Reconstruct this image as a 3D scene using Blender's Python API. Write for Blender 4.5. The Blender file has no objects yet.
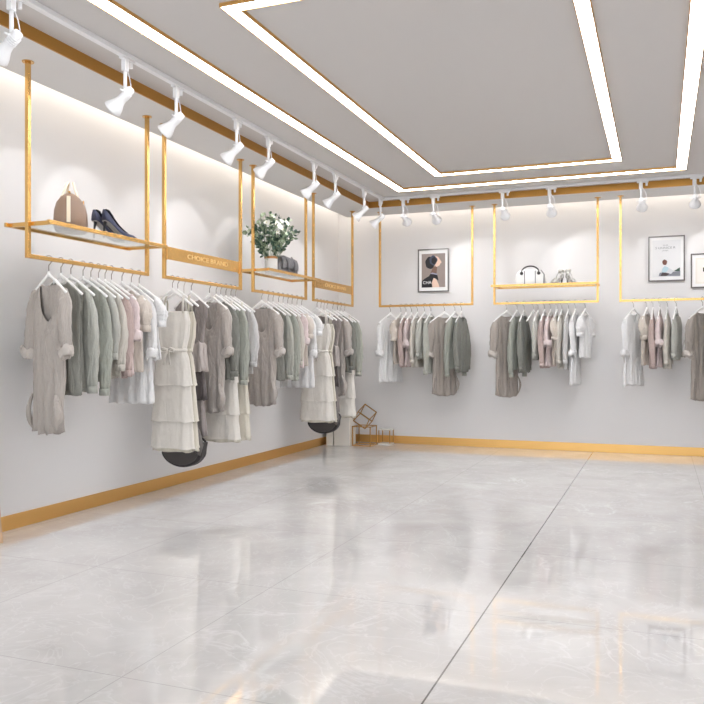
import bpy, math, random
from mathutils import Vector, Matrix, noise
PI = math.pi
S = bpy.context.scene
COL = S.collection

# ------------------------------------------------------------------ camera, world, exposure
cam_d = bpy.data.cameras.new('camera'); cam = bpy.data.objects.new('camera', cam_d); COL.objects.link(cam)
cam.location = (0, 0, 1.2); cam.rotation_euler = (PI/2, 0, math.radians(21.3))
cam_d.lens = 36*790/704; cam_d.sensor_width = 36; cam_d.shift_y = 1.5/704; cam_d.clip_start = .05
S.camera = cam
S.view_settings.view_transform = 'Standard'; S.view_settings.look = 'None'
S.view_settings.exposure = 0.44; S.view_settings.gamma = 1; S.view_settings.use_curve_mapping = False
w = bpy.data.worlds.new('world'); S.world = w; w.use_nodes = True
w.node_tree.nodes['Background'].inputs[0].default_value = (.90, .95, 1, 1)
w.node_tree.nodes['Background'].inputs[1].default_value = 2.0
STRIP, COVE, SPOT = 16.5, 3.2, 3.9

# ------------------------------------------------------------------ materials
def lin(c):
    def f(x):
        x /= 255
        return x/12.92 if x <= .04045 else ((x+.055)/1.055)**2.4
    return (f(c[0]), f(c[1]), f(c[2]), 1)
MATS = {}
def mat(name, rgb, rough=.5, metal=0, bump=0, scale=40, kind='noise', sheen=0, spec=.5, trans=0, emit=0, var=0, bdist=.002):
    if name in MATS: return MATS[name]
    m = bpy.data.materials.new(name); m.use_nodes = True; nt = m.node_tree; b = nt.nodes['Principled BSDF']
    b.inputs['Base Color'].default_value = lin(rgb); b.inputs['Roughness'].default_value = rough
    b.inputs['Metallic'].default_value = metal; b.inputs['Specular IOR Level'].default_value = spec
    b.inputs['Sheen Weight'].default_value = sheen; b.inputs['Transmission Weight'].default_value = trans
    if emit:
        b.inputs['Emission Color'].default_value = lin(rgb); b.inputs['Emission Strength'].default_value = emit
    tc = nt.nodes.new('ShaderNodeTexCoord')
    if bump:
        if kind == 'noise':
            t = nt.nodes.new('ShaderNodeTexNoise'); t.inputs['Scale'].default_value = scale; t.inputs['Detail'].default_value = 5; out = t.outputs['Fac']
        else:
            t = nt.nodes.new('ShaderNodeTexWave'); t.inputs['Scale'].default_value = scale
            t.bands_direction = 'X' if kind == 'rib' else 'DIAGONAL'; t.inputs['Distortion'].default_value = 1.5 if kind == 'rib' else 4; out = t.outputs['Fac']
        nt.links.new(tc.outputs['Object'], t.inputs['Vector'])
        bp = nt.nodes.new('ShaderNodeBump'); bp.inputs['Strength'].default_value = bump; bp.inputs['Distance'].default_value = bdist
        nt.links.new(out, bp.inputs['Height']); nt.links.new(bp.outputs[0], b.inputs['Normal'])
    if var:
        t = nt.nodes.new('ShaderNodeTexNoise'); t.inputs['Scale'].default_value = scale*.25; t.inputs['Detail'].default_value = 6
        nt.links.new(tc.outputs['Object'], t.inputs['Vector'])
        r = nt.nodes.new('ShaderNodeMix'); r.data_type = 'RGBA'
        c = lin(rgb); r.inputs[6].default_value = tuple(x*(1-var) for x in c[:3])+(1,); r.inputs[7].default_value = tuple(min(1, x*(1+var)) for x in c[:3])+(1,)
        nt.links.new(t.outputs['Fac'], r.inputs[0]); nt.links.new(r.outputs[2], b.inputs['Base Color'])
    MATS[name] = m; return m

wall_m = mat('wall_paint', (226, 224, 223), .75, bump=.05, scale=120)
ceil_m = mat('ceiling_paint', (207, 203, 200), .9, bump=.04, scale=80)
soff_m = mat('soffit_paint', (222, 220, 218), .85, bump=.04, scale=80)
gold = mat('brushed_gold', (222, 178, 110), .24, 1, bump=.02, scale=14, bdist=.001)
gold_satin = mat('satin_gold_trim', (226, 180, 112), .4, 1, bump=.06, scale=20)
dgold = mat('dark_gold_wire', (190, 150, 92), .3, 1)
white_pl = mat('white_lacquer', (236, 236, 237), .35, bump=.02, scale=60)
hang_m = mat('white_hanger_wood', (244, 243, 241), .38, bump=.03, scale=70)
chrome = mat('hook_steel', (160, 152, 144), .22, 1)
led = mat('warm_white_diffuser', (248, 250, 255), .5, emit=STRIP)
cove = mat('cove_led', (255, 247, 236), .5, emit=COVE)
lamp_m = mat('lamp_lens', (255, 250, 240), .3, emit=3)
glass = mat('shelf_glass', (236, 242, 240), .04, trans=1, spec=.5); glass.node_tree.nodes['Principled BSDF'].inputs['IOR'].default_value = 1.2
black = mat('black_frame', (38, 34, 34), .35, bump=.03, scale=60)
wood = mat('pale_oak', (205, 172, 140), .5, bump=.15, scale=12, var=.12)
marb = mat('white_marble', (226, 222, 214), .25, bump=.02, scale=10, var=.1)

def marble_floor():
    m = bpy.data.materials.new('marble_floor'); m.use_nodes = True; nt = m.node_tree; N = nt.nodes; Lk = nt.links
    b = N['Principled BSDF']; geo = N.new('ShaderNodeNewGeometry')
    sx = N.new('ShaderNodeSeparateXYZ'); Lk.new(geo.outputs['Position'], sx.inputs[0])
    def math_(op, a, c=None, d=None):
        n = N.new('ShaderNodeMath'); n.operation = op
        for k, v in enumerate((a, c, d)):
            if v is None: continue
            if isinstance(v, (int, float)): n.inputs[k].default_value = v
            else: Lk.new(v, n.inputs[k])
        return n.outputs[0]
    def seam(coord, off, sp, hw):
        a = math_('SUBTRACT', coord, off); a = math_('DIVIDE', a, sp); f = math_('SUBTRACT', a, math_('ROUND', a))
        return math_('LESS_THAN', math_('MULTIPLY', math_('ABSOLUTE', f), sp), hw)
    sX = seam(sx.outputs[0], .34, 1.1, .0022); sY = seam(sx.outputs[1], 3.62, 1.2, .0022)
    near = math_('LESS_THAN', math_('ABSOLUTE', math_('SUBTRACT', sx.outputs[0], -.76)), .0036)
    s = math_('MAXIMUM', math_('MULTIPLY', math_('MAXIMUM', sX, sY), .3), math_('MULTIPLY', near, .85))
    # soft clouding + thin veins
    n1 = N.new('ShaderNodeTexNoise'); n1.inputs['Scale'].default_value = 1.6; n1.inputs['Detail'].default_value = 8; n1.inputs['Roughness'].default_value = .62
    n1.inputs['Distortion'].default_value = .6; Lk.new(geo.outputs['Position'], n1.inputs['Vector'])
    cr = N.new('ShaderNodeValToRGB'); cr.color_ramp.elements[0].position = .3; cr.color_ramp.elements[0].color = lin((196, 192, 189))
    cr.color_ramp.elements[1].position = .7; cr.color_ramp.elements[1].color = lin((214, 211, 208)); Lk.new(n1.outputs['Fac'], cr.inputs[0])
    n2 = N.new('ShaderNodeTexNoise'); n2.inputs['Scale'].default_value = 1.3; n2.inputs['Detail'].default_value = 7; n2.inputs['Distortion'].default_value = 1.6
    n2.inputs['Roughness'].default_value = .55; Lk.new(geo.outputs['Position'], n2.inputs['Vector'])
    v = math_('ABSOLUTE', math_('SUBTRACT', n2.outputs['Fac'], .5)); v = math_('SUBTRACT', 1, math_('MULTIPLY', v, 75)); v = math_('MAXIMUM', v, 0)
    n5 = N.new('ShaderNodeTexNoise'); n5.inputs['Scale'].default_value = 3.1; n5.inputs['Detail'].default_value = 9; n5.inputs['Distortion'].default_value = 2.2; Lk.new(geo.outputs['Position'], n5.inputs['Vector'])
    v2 = math_('MAXIMUM', math_('SUBTRACT', 1, math_('MULTIPLY', math_('ABSOLUTE', math_('SUBTRACT', n5.outputs['Fac'], .52)), 55)), 0)
    n3 = N.new('ShaderNodeTexNoise'); n3.inputs['Scale'].default_value = 1.1; Lk.new(geo.outputs['Position'], n3.inputs['Vector'])
    v = math_('MULTIPLY', v, math_('MULTIPLY', math_('MAXIMUM', math_('SUBTRACT', n3.outputs['Fac'], .42), 0), 3.5))
    v = math_('MAXIMUM', math_('MULTIPLY', v, .7), math_('MULTIPLY', v2, .28))
    mx = N.new('ShaderNodeMix'); mx.data_type = 'RGBA'; Lk.new(v, mx.inputs[0]); Lk.new(cr.outputs[0], mx.inputs[6]); mx.inputs[7].default_value = lin((232, 231, 230))
    m2 = N.new('ShaderNodeMix'); m2.data_type = 'RGBA'; Lk.new(s, m2.inputs[0]); Lk.new(mx.outputs[2], m2.inputs[6]); m2.inputs[7].default_value = lin((92, 88, 85))
    Lk.new(m2.outputs[2], b.inputs['Base Color'])
    n4 = N.new('ShaderNodeTexNoise'); n4.inputs['Scale'].default_value = 3; n4.inputs['Detail'].default_value = 6; Lk.new(geo.outputs['Position'], n4.inputs['Vector'])
    mr = N.new('ShaderNodeMapRange'); mr.inputs[3].default_value = .06; mr.inputs[4].default_value = .11; Lk.new(n4.outputs['Fac'], mr.inputs[0])
    Lk.new(mr.outputs[0], b.inputs['Roughness']); b.inputs['IOR'].default_value = 1.6
    b.inputs['Coat Weight'].default_value = 1; b.inputs['Coat Roughness'].default_value = .025; b.inputs['Coat IOR'].default_value = 2.3; b.inputs['Specular IOR Level'].default_value = 0
    return m
floor_m = marble_floor()

# ------------------------------------------------------------------ mesh helpers
class MB:
    def __init__(s): s.v = []; s.f = []; s.mi = []; s.cur = 0
    def add(s, vs, fs):
        o = len(s.v); s.v += [tuple(p) for p in vs]; s.f += [tuple(o+i for i in f) for f in fs]; s.mi += [s.cur]*len(fs)
    def box(s, x0, x1, y0, y1, z0, z1, mtx=None):
        vs = [Vector(p) for p in ((x0,y0,z0),(x1,y0,z0),(x1,y1,z0),(x0,y1,z0),(x0,y0,z1),(x1,y0,z1),(x1,y1,z1),(x0,y1,z1))]
        if mtx: vs = [mtx @ p for p in vs]
        s.add(vs, [(3,2,1,0),(4,5,6,7),(0,1,5,4),(1,2,6,5),(2,3,7,6),(3,0,4,7)]); return s
    def tube(s, pts, r, n=8, ry=None, up=(0,0,1), cap=True, closed=False, wob=None):
        """r: number or list; ry: second radius"""
        P = [Vector(p) for p in pts]; k = len(P); rs = r if isinstance(r, (list, tuple)) else [r]*k
        rys = rs if ry is None else (ry if isinstance(ry, (list, tuple)) else [ry]*k)
        vs = []; prev = None
        for i in range(k):
            a = P[i-1] if (i or closed) else P[i]; b = P[(i+1) % k] if (i < k-1 or closed) else P[i]
            t = (b-a).normalized() if (b-a).length > 1e-9 else Vector((0,0,1))
            if prev is None:
                u = Vector(up); u = u - t*u.dot(t)
                if u.length < 1e-3: u = Vector((1,0,0)); u = u - t*u.dot(t)
            else: u = prev - t*prev.dot(t)
            u.normalize(); prev = u; q = t.cross(u)
            for j in range(n):
                an = 2*PI*j/n; rr = 1 if wob is None else wob(i/(k-1), an)
                vs.append(P[i] + u*(math.cos(an)*rs[i]*rr) + q*(math.sin(an)*rys[i]*rr))
        fs = []
        for i in range(k if closed else k-1):
            for j in range(n):
                a = i*n+j; b = i*n+(j+1) % n; i2 = (i+1) % k
                fs.append((a, b, i2*n+(j+1) % n, i2*n+j))
        if cap and not closed: fs += [tuple(range(n-1,-1,-1)), tuple((k-1)*n+j for j in range(n))]
        s.add(vs, fs); return s
    def lathe(s, prof, n=24, c=(0,0,0), sx=1, sy=1, mtx=None):
        vs = []
        for (r, z) in prof:
            for j in range(n):
                a = 2*PI*j/n; p = Vector((c[0]+r*math.cos(a)*sx, c[1]+r*math.sin(a)*sy, c[2]+z)); vs.append(mtx @ p if mtx else p)
        fs = [(i*n+j, i*n+(j+1) % n, (i+1)*n+(j+1) % n, (i+1)*n+j) for i in range(len(prof)-1) for j in range(n)]
        if prof[0][0] > 1e-6: fs.append(tuple(range(n-1,-1,-1)))
        if prof[-1][0] > 1e-6: fs.append(tuple((len(prof)-1)*n+j for j in range(n)))
        s.add(vs, fs); return s
    def prism(s, poly, y0, y1, mtx=None):
        """poly in x,z extruded along y"""
        n = len(poly); vs = [Vector((p[0], y0, p[1])) for p in poly]+[Vector((p[0], y1, p[1])) for p in poly]
        if mtx: vs = [mtx @ p for p in vs]
        s.add(vs, [tuple(range(n)), tuple(range(2*n-1, n-1, -1))]+[(i, i+n, (i+1) % n+n, (i+1) % n) for i in range(n)]); return s
    def build(s, name, m, parent=None, smooth=False, bevel=0, solid=0, sub=0):
        me = bpy.data.meshes.new(name); me.from_pydata(s.v, [], s.f)
        ms = m if isinstance(m, list) else [m]
        for q in ms: me.materials.append(q)
        if len(ms) > 1: me.polygons.foreach_set('material_index', s.mi)
        import bmesh
        bm = bmesh.new(); bm.from_mesh(me); bmesh.ops.remove_doubles(bm, verts=bm.verts, dist=1e-5); bmesh.ops.recalc_face_normals(bm, faces=bm.faces); bm.to_mesh(me); bm.free()
        if smooth: me.polygons.foreach_set('use_smooth', [True]*len(me.polygons))
        o = bpy.data.objects.new(name, me); COL.objects.link(o)
        if parent: o.parent = parent
        if solid:
            d = o.modifiers.new('thick', 'SOLIDIFY'); d.thickness = solid; d.offset = 0
        if bevel:
            d = o.modifiers.new('bevel', 'BEVEL'); d.width = bevel; d.segments = 2; d.limit_method = 'ANGLE'; d.angle_limit = math.radians(40)
        if sub:
            d = o.modifiers.new('sub', 'SUBSURF'); d.levels = sub; d.render_levels = sub
        return o
def tag(o, label, cat, group=None, kind=None):
    o['label'] = label; o['category'] = cat
    if group: o['group'] = group
    if kind: o['kind'] = kind
    return o
def thing(name, label, cat, loc=(0,0,0), rz=0, group=None):
    o = bpy.data.objects.new(name, None); o.empty_display_size = .05; COL.objects.link(o)
    o.location = loc; o.rotation_euler = (0,0,rz); return tag(o, label, cat, group)
def struct(name, mb, m, bevel=0):
    o = mb.build(name, m, bevel=bevel); o['kind'] = 'structure'; return o
def copy_tree(o, parent=None):
    kids = list(o.children)
    c = o.copy(); COL.objects.link(c); c.parent = parent
    for k in kids: copy_tree(k, c)
    return c

# ------------------------------------------------------------------ room
XL, XR, YB, YF = -4.13, 1.53, 10.08, -1.6
ZS, ZC, ZT = 3.025, 3.10, 3.26
struct('floor', MB().box(XL-.1, XR+.1, YF, YB+.1, -.06, 0), floor_m)
struct('wall_left', MB().box(XL-.1, XL, YF, YB+.1, 0, ZT), wall_m)
struct('wall_back', MB().box(XL, XR, YB, YB+.1, 0, ZT), wall_m)
struct('wall_right', MB().box(XR, XR+.1, YF, YB+.1, 0, ZT), wall_m)
so = .22; si = .72   # soffit outer / inner offset from the wall
struct('ceiling', MB().box(XL+si, XR-si, YF, YB-si-.04, ZC, ZT+.05).box(XL, XR, YF, YB, ZT+.001, ZT+.06), ceil_m)
m = MB().box(XL+so, XL+si, YF, YB-so, ZS, ZT).box(XL+si, XR-si, YB-si-.04, YB-so, ZS, ZT).box(XR-si, XR-so, YF, YB-so, ZS, ZT)
struct('trim_1', m, soff_m)
th = .012
m = MB().box(XL+si, XL+si+th, YF, YB-si-.04-th, ZS-.002, ZC).box(XL+si, XR-si, YB-si-.04-th, YB-si-.04, ZS-.002, ZC).box(XR-si-th, XR-si, YF, YB-si-.04-th, ZS-.002, ZC)
struct('trim_2', m, mat('bronze_gold_fascia', (196, 148, 80), .42, 1, bump=.06, scale=20))
bh, bd = .10, .015
struct('baseboard_left', MB().box(XL, XL+bd, YF, YB-bd, 0, bh), gold_satin, .002)
struct('baseboard_back', MB().box(XL, XR, YB-bd, YB, 0, bh), gold_satin, .002)
struct('baseboard_right', MB().box(XR-bd, XR, YF, YB-bd, 0, bh), gold_satin, .002)
# LED tape high in the cove slots
for nm, bx, lb in (('cove_light', (XL+.06, XL+.16, YF, YB-.2, ZT-.03, ZT-.005), 'warm led strip hidden in the cove slot above left wall'),
                   ('cove_light', (XL+.2, XR-.2, YB-.16, YB-.06, ZT-.03, ZT-.005), 'warm led strip hidden in the cove slot above back wall')):
    tag(MB().box(*bx).build(nm, cove), lb, 'light')

# recessed-looking luminous rectangles in gold channels
def ring_light(x0, x1, y0, y1, wd, label):
    t = thing('ceiling_light', label, 'ceiling light', ((x0+x1)/2, (y0+y1)/2, ZC)); cx, cy = t.location.x, t.location.y
    x0 -= cx; x1 -= cx; y0 -= cy; y1 -= cy; g = .006; hgt = .022
    fr = MB()
    for (a, b, c, d) in ((x0, x1, y0, y0+g), (x0, x1, y1-g, y1), (x0, x0+g, y0+g, y1-g), (x1-g, x1, y0+g, y1-g),
                         (x0+wd-g, x1-wd+g, y0+wd-g, y0+wd), (x0+wd-g, x1-wd+g, y1-wd, y1-wd+g), (x0+wd-g, x0+wd, y0+wd, y1-wd), (x1-wd, x1-wd+g, y0+wd, y1-wd)):
        fr.box(a, b, c, d, -hgt, 0)
    fr.build('channel_frame', gold_satin, t)
    df = MB()
    for (a, b, c, d) in ((x0+g, x1-g, y0+g, y0+wd-g), (x0+g, x1-g, y1-wd+g, y1-g), (x0+g, x0+wd-g, y0+wd-g, y1-wd+g), (x1-wd+g, x1-g, y0+wd-g, y1-wd+g)):
        df.box(a, b, c, d, -.018, 0)
    df.build('diffuser', led, t)
ring_light(-2.838, .252, 3.12, 8.757, .102, 'large outer rectangle of bright white light with gold edges on ceiling')
ring_light(-2.228, -.345, 3.73, 8.14, .088, 'smaller inner rectangle of bright white light with gold edges on ceiling')

# ------------------------------------------------------------------ tracks and spotlights
TX, TY = -3.15, 9.13
t = thing('light_track', 'long white lighting track on ceiling beside left gold band', 'light track', (TX, 4, ZC), 0, 'ceiling lighting tracks')
MB().box(-.022, .022, -5.4, TY+.022-4, -.03, 0).build('rail', white_pl, t, bevel=.003)
MB().box(-.0235, -.021, -5.3, TY-4, -.027, -.019).build('slot', mat('track_slot', (60, 58, 58), .6), t)
t = thing('light_track', 'white lighting track across ceiling in front of back wall', 'light track', (-1, TY, ZC), 0, 'ceiling lighting tracks')
MB().box(TX+.024+1, 1.9, -.022, .022, -.03, 0).build('rail', white_pl, t, bevel=.003)
MB().box(TX+.05+1, 1.8, -.004, .004, -.0315, -.0285).build('slot', MATS['track_slot'], t)

def make_spot():
    """local frame: track along Y, beam to -X and down"""
    t = thing('track_spotlight', '', 'spotlight', (0, 0, 0), 0, 'white track spotlights')
    MB().box(-.017, .017, -.05, .07, -.016, 0).box(-.016, .016, -.028, .010, -.085, -.016).lathe([(0,-.052),(.012,-.052),(.012,-.016),(0,-.016)], 10, (0, .05, 0)).build('adapter', white_pl, t, bevel=.003)
    MB().tube([(0, -.008, -.06), (0, -.008, -.215)], .0115, 10).build('stem', white_pl, t, smooth=True)
    br = [(0, .01, -.07), (0, .035, -.11), (0, .05, -.16), (-.01, .05, -.215), (-.02, .02, -.235)]
    MB().tube(br, .0032, 6).build('cable', white_pl, t, smooth=True)
    MB().tube([(.0, -.055, -.215), (0, .055, -.215)], .0065, 8).build('bracket', white_pl, t, smooth=True)
    pr = [(0,.02),(.022,.018),(.027,.008),(.029,-.03),(.029,-.075),(.034,-.1),(.050,-.135),(.060,-.166),(.058,-.170),(.050,-.166),(0,-.15)]
    h = MB().lathe(pr, 20)
    for k in range(4): h.lathe([(.0285,-.018-.012*k),(.0315,-.02-.012*k),(.0315,-.024-.012*k),(.0285,-.026-.012*k)], 20)
    hd = h.build('lamp_head', white_pl, t, smooth=True); hd.location = (.03, 0, -.21)
    MB().lathe([(0,-.155),(.046,-.155),(.046,-.158),(0,-.158)], 16).build('lens', lamp_m, hd)
    return t
spot0 = make_spot(); used = [0]
def place_spot(loc, rz, label, power, tilt=0):
    t = spot0 if not used[0] else copy_tree(spot0); used[0] = 1
    t.location = loc; t.rotation_euler = (0, 0, rz); t['label'] = label
    hx = Vector((-.80, 0, -.6) if rz == 0 else (-.93, 0, -.32)).normalized()
    for ch in t.children:
        if ch.name.startswith('lamp_head'): ch.rotation_euler = Vector((0,0,-1)).rotation_difference(hx).to_euler()
    ld = bpy.data.lights.new('beam', 'SPOT'); ld.energy = power; ld.color = (.98, .985, 1); ld.spot_size = math.radians(56); ld.spot_blend = .25; ld.shadow_soft_size = .02
    lo = bpy.data.objects.new('beam', ld); COL.objects.link(lo); lo.parent = t
    ax = Vector((-.80, .17 if rz == 0 else .36, -.56)).normalized(); lo.rotation_euler = Vector((0,0,-1)).rotation_difference(ax).to_euler()
    lo.location = Vector((.03, 0, -.21)) + hx*.19
ordn = ['first', 'second', 'third', 'fourth', 'fifth', 'sixth', 'seventh', 'eighth', 'ninth', 'tenth', 'eleventh', 'twelfth']
for i, (y, p) in enumerate(((3.2, 1), (4.14, .35), (4.705, 1), (5.55, .35), (6.1, 1), (7.06, .4), (7.6, .9), (8.46, .9))):
    place_spot((TX, y, ZC-.03), 0, f'white track spotlight, {ordn[i]} from the front along left track', SPOT*p)
place_spot((TX, 9.03, ZC-.03), 0, 'white track spotlight in the corner where both ceiling tracks meet', SPOT*.6)
for i, (x, p) in enumerate(((-2.885, .35), (-2.51, 1), (-1.685, .35), (-1.155, 1), (-.185, .35), (.35, 1))):
    place_spot((x, TY, ZC-.03), -PI/2, f'white track spotlight, {ordn[i]} from the corner along back track', SPOT*p*1.5)

# ------------------------------------------------------------------ display racks
# local frame: rail along +X from 0, wall side +Y, room side -Y, z world
def text_mesh(body, size, m, parent, name, mtx, depth=.0015, width=None, font_scale=1):
    cu = bpy.data.curves.new('t', 'FONT'); cu.body = body; cu.size = size; cu.extrude = depth; cu.align_x = 'CENTER'; cu.align_y = 'CENTER'; cu.space_character = font_scale
    o = bpy.data.objects.new('t', cu); COL.objects.link(o)
    dg = bpy.context.evaluated_depsgraph_get(); me = bpy.data.meshes.new_from_object(o.evaluated_get(dg)); bpy.data.objects.remove(o)
    if width:
        xs = [v.co.x for v in me.vertices]; k = width/(max(xs)-min(xs))
        for v in me.vertices: v.co.x *= k
    me.transform(mtx); me.materials.clear(); me.materials.append(m)
    r = bpy.data.objects.new(name, me); COL.objects.link(r); r.parent = parent; return r
P = .026; ZR = 1.81
engr = mat('engraved_letters', (240, 214, 160), .4, 1)
def rack(loc, rz, W, label, kind):
    t = thing('display_rack', label, 'clothes rack', (loc[0], loc[1], 0), rz, 'gold hanging clothes racks')
    h = P/2
    for x in (0, W):
        MB().box(x-h, x+h, -h, h, ZR-h, ZS-.006).build('post', gold, t, bevel=.0015)
        MB().lathe([(0,ZS),(.036,ZS),(.036,ZS-.006),(0,ZS-.006)], 24, (x, 0, 0)).build('ceiling_flange', gold, t)
    MB().box(h, W-h, -h, h, ZR-h, ZR+h).build('hanging_rail', gold, t, bevel=.0015)
    if kind == 'shelf':
        z0, z1, d, b = 2.0, 2.026, .18, .018
        f = MB().box(-h, W+h, -d, -d+b, z0, z1).box(-h, W+h, d-b, d, z0, z1).box(h, h+b, -d+b, d-b, z0, z1).box(W-h-b, W-h, -d+b, d-b, z0, z1)
        s = f.build('shelf_frame', gold, t, bevel=.0015)
        MB().box(h+b, W-h-b, -d+b, d-b, z1-.012, z1-.004).build('glass_panel', glass, s)
    if kind == 'sign':
        s = MB().box(h, W-h, -.006, .006, 1.956, 2.058).build('sign_panel', gold, t, bevel=.001)
        MTX = Matrix.Translation((W/2+.04, -.007, 2.007)) @ Matrix.Rotation(PI/2, 4, 'X')
        text_mesh('CHOICE BRAND', .055, engr, s, 'lettering', MTX, .001, .66)
        for x in (.012+h, W-h-.012): MB().box(x-.005, x+.005, -.012, .012, 1.95, 2.064).build('bracket', gold_satin, t)
    return t
LX, BY = -3.68, 9.65
# left racks: local +X -> world +Y, room side (-Y local) -> world +X  => rotation +90
rack((LX, 3.864), PI/2, 1.23, 'gold rack nearest the camera on left, glass shelf holding beige bag', 'shelf')
rack((LX, 5.320), PI/2, 1.227, 'gold rack with lettered gold panel, between first and plant shelf racks', 'sign')
rack((LX, 6.794), PI/2, 1.227, 'gold rack with glass shelf holding flower vase on left side', 'shelf')
rack((LX, 8.226), PI/2, 1.227, 'gold rack with lettered gold panel, next to the room corner', 'sign')
rack((-3.374, BY), 0, 1.21, 'plain gold rack around the framed portrait on back wall', 'plain')
rack((-1.889, BY), 0, 1.21, 'gold rack on back wall with shelf holding white handbag', 'shelf')
rack((-.426, BY), 0, 1.21, 'plain gold rack around two framed prints at right of back wall', 'plain')

# ------------------------------------------------------------------ hangers
def make_hanger():
    t = thing('clothes_hanger', '', 'hanger')
    m = MB()
    for s in (-1, 1):
        pts = []; rs = []; ry = []
        for k in range(9):
            u = k/8; pts.append((s*.205*u, 0, -.098 - .128*u**1.1)); rs.append(.0125-.003*u); ry.append(.006+.003*u)
        m.tube(pts, rs, 8, ry, up=(0,0,1))
    m.lathe([(0,-.078),(.007,-.08),(.010,-.094),(.008,-.106),(0,-.108)], 10)
    m.build('shoulder_bar', hang_m, t, smooth=True)
    R = .0235; pts = [(0,0,-.088),(0,0,-.05)]
    pts += [(0.0, R*math.sin(a)*1.0, -.0+R*math.cos(a)) for a in [math.radians(d) for d in (150,120,90,60,30,0,-30,-60,-85)]]
    pts = [(0,0,-.088),(0,0,-.04),(0,.012,-.026)] + pts[3:]
    MB().tube(pts, .003, 6, up=(1,0,0)).build('hook', chrome, t, smooth=True)
    return t

# ------------------------------------------------------------------ garments
def fab(name, rgb, kind='noise', sc=220, bump=.35, sheen=.15, rough=.85, var=.05):
    m = mat('fabric_'+name, rgb, rough, 0, bump, sc, kind, sheen, .25, var=var); nt = m.node_tree
    fine = [n for n in nt.nodes if n.type == 'BUMP'][0]; tc = [n for n in nt.nodes if n.type == 'TEX_COORD'][0]
    mp = nt.nodes.new('ShaderNodeMapping'); mp.inputs['Scale'].default_value = (17, 12, 5.5); nt.links.new(tc.outputs['Object'], mp.inputs[0])
    t = nt.nodes.new('ShaderNodeTexNoise'); t.inputs['Scale'].default_value = 1; t.inputs['Detail'].default_value = 3; t.inputs['Distortion'].default_value = .9; nt.links.new(mp.outputs[0], t.inputs['Vector'])
    b2 = nt.nodes.new('ShaderNodeBump'); b2.inputs['Strength'].default_value = .8; b2.inputs['Distance'].default_value = .010 if name in ('ivory', 'cream') else .032
    nt.links.new(t.outputs['Fac'], b2.inputs['Height']); nt.links.new(b2.outputs[0], fine.inputs['Normal'])
    return m
F = dict(
 oat=fab('oatmeal', (172, 164, 157), 'rib', 38, .5), oat2=fab('oatmeal_light', (190, 182, 175), 'rib', 38, .4),
 dsage=fab('dark_sage', (140, 139, 131), 'knit', 70, .6), sage=fab('sage', (170, 170, 161), 'noise', 240, .5), gsage=fab('green_sage', (158, 160, 150), 'noise', 240, .5),
 lsage=fab('light_sage', (182, 181, 173), 'knit', 60, .6), greige=fab('greige', (197,191,181)), pink=fab('blush_pink', (212,196,194), 'rib', 50, .4),
 pink2=fab('pale_blush', (214, 200, 198)), rose=fab('dusty_rose', (178,159,153)), beige=fab('warm_beige', (199,189,178)), white=fab('white', (222,221,220)), ivory=fab('ivory', (216,211,203)),
 cream=fab('cream', (204,198,184)), mauve=fab('mauve_grey', (139,131,128)), satin=fab('grey_satin', (176, 167, 162), 'noise', 120, .15, .0, .38), dmauve=fab('dark_mauve', (84, 77, 76)),
 taupe=fab('taupe', (160,151,143), 'rib', 42, .5), char=fab('charcoal', (59,55,55), 'noise', 300, .4), lgrey=fab('light_grey', (195,193,191)), dgrey=fab('dark_sage_grey', (126, 126, 119), 'noise', 200, .4))
def nz(x, y, z, sc, sd): return noise.noise(Vector((x*sc+sd*7.3, y*sc-sd*3.1, z*sc+sd)))
def arm_z(ax): u = ax/.205; return -.098 - .128*max(u,0)**1.1 + .0

def body(name, m, parent, L, sw=.2, bw=.2, hw=.22, dep=.032, neck='round', nd=.07, nw=.075, fold=.010, nf=5, sd=0, hem=0, nx=30, nzr=34, slit=0):
    mb = MB()
    def W(b):
        if b < .12: return sw
        if b < .45: u = (b-.12)/.33; u = u*u*(3-2*u); return sw+(bw-sw)*u
        u = (b-.45)/.55; return bw+(hw-bw)*u
    for side in (-1, 1):
        vs = []
        for j in range(nzr+1):
            b = (j/nzr)**1.15
            for i in range(nx+1):
                a = -1+2*i/nx; xt = abs(a)*sw
                zt = arm_z(min(xt, .205)) - max(0, abs(a)-.93)*.25
                if xt < nw:
                    q = xt/nw; zt = arm_z(nw)
                    if side < 0: zt -= nd*((1-q) if neck == 'v' else (1-q**2.2) if neck == 'square' else math.sqrt(1-q*q))
                    else: zt -= .018*math.sqrt(1-q*q)
                zb = -.18 - L + hem*(a*a) + .006*math.sin(a*11+sd)
                z = zt+(zb-zt)*b
                ww = W(b)*(1+.03*nz(0, side, z, 5, sd)*b)
                x = a*ww
                D = (.008+(dep-.008)*min(1, b*4))
                fo = fold*(.15+.85*b)*(math.sin(a*PI*nf+sd*2.1+side*.7+1.2*math.sin(b*3+sd)) + .6*math.sin(a*PI*nf*1.9+sd))*(1-a*a)**.25
                y = side*D*(1-min(1, abs(a))**3)**.7 + fo + .010*nz(x, side*.3, z, 6, sd) + .004*nz(x, side, z, 19, sd)
                y += .006*math.sin(sd+b*4)*a*b
                if abs(a) > .999: y = .010*nz(x, 0, z, 6, sd)*b
                vs.append((x, y, z))
        n = nx+1
        mb.add(vs, [(j*n+i, j*n+i+1, (j+1)*n+i+1, (j+1)*n+i) for j in range(nzr) for i in range(nx)])
    return mb.build(name, m, parent, smooth=True, solid=.003)

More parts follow.
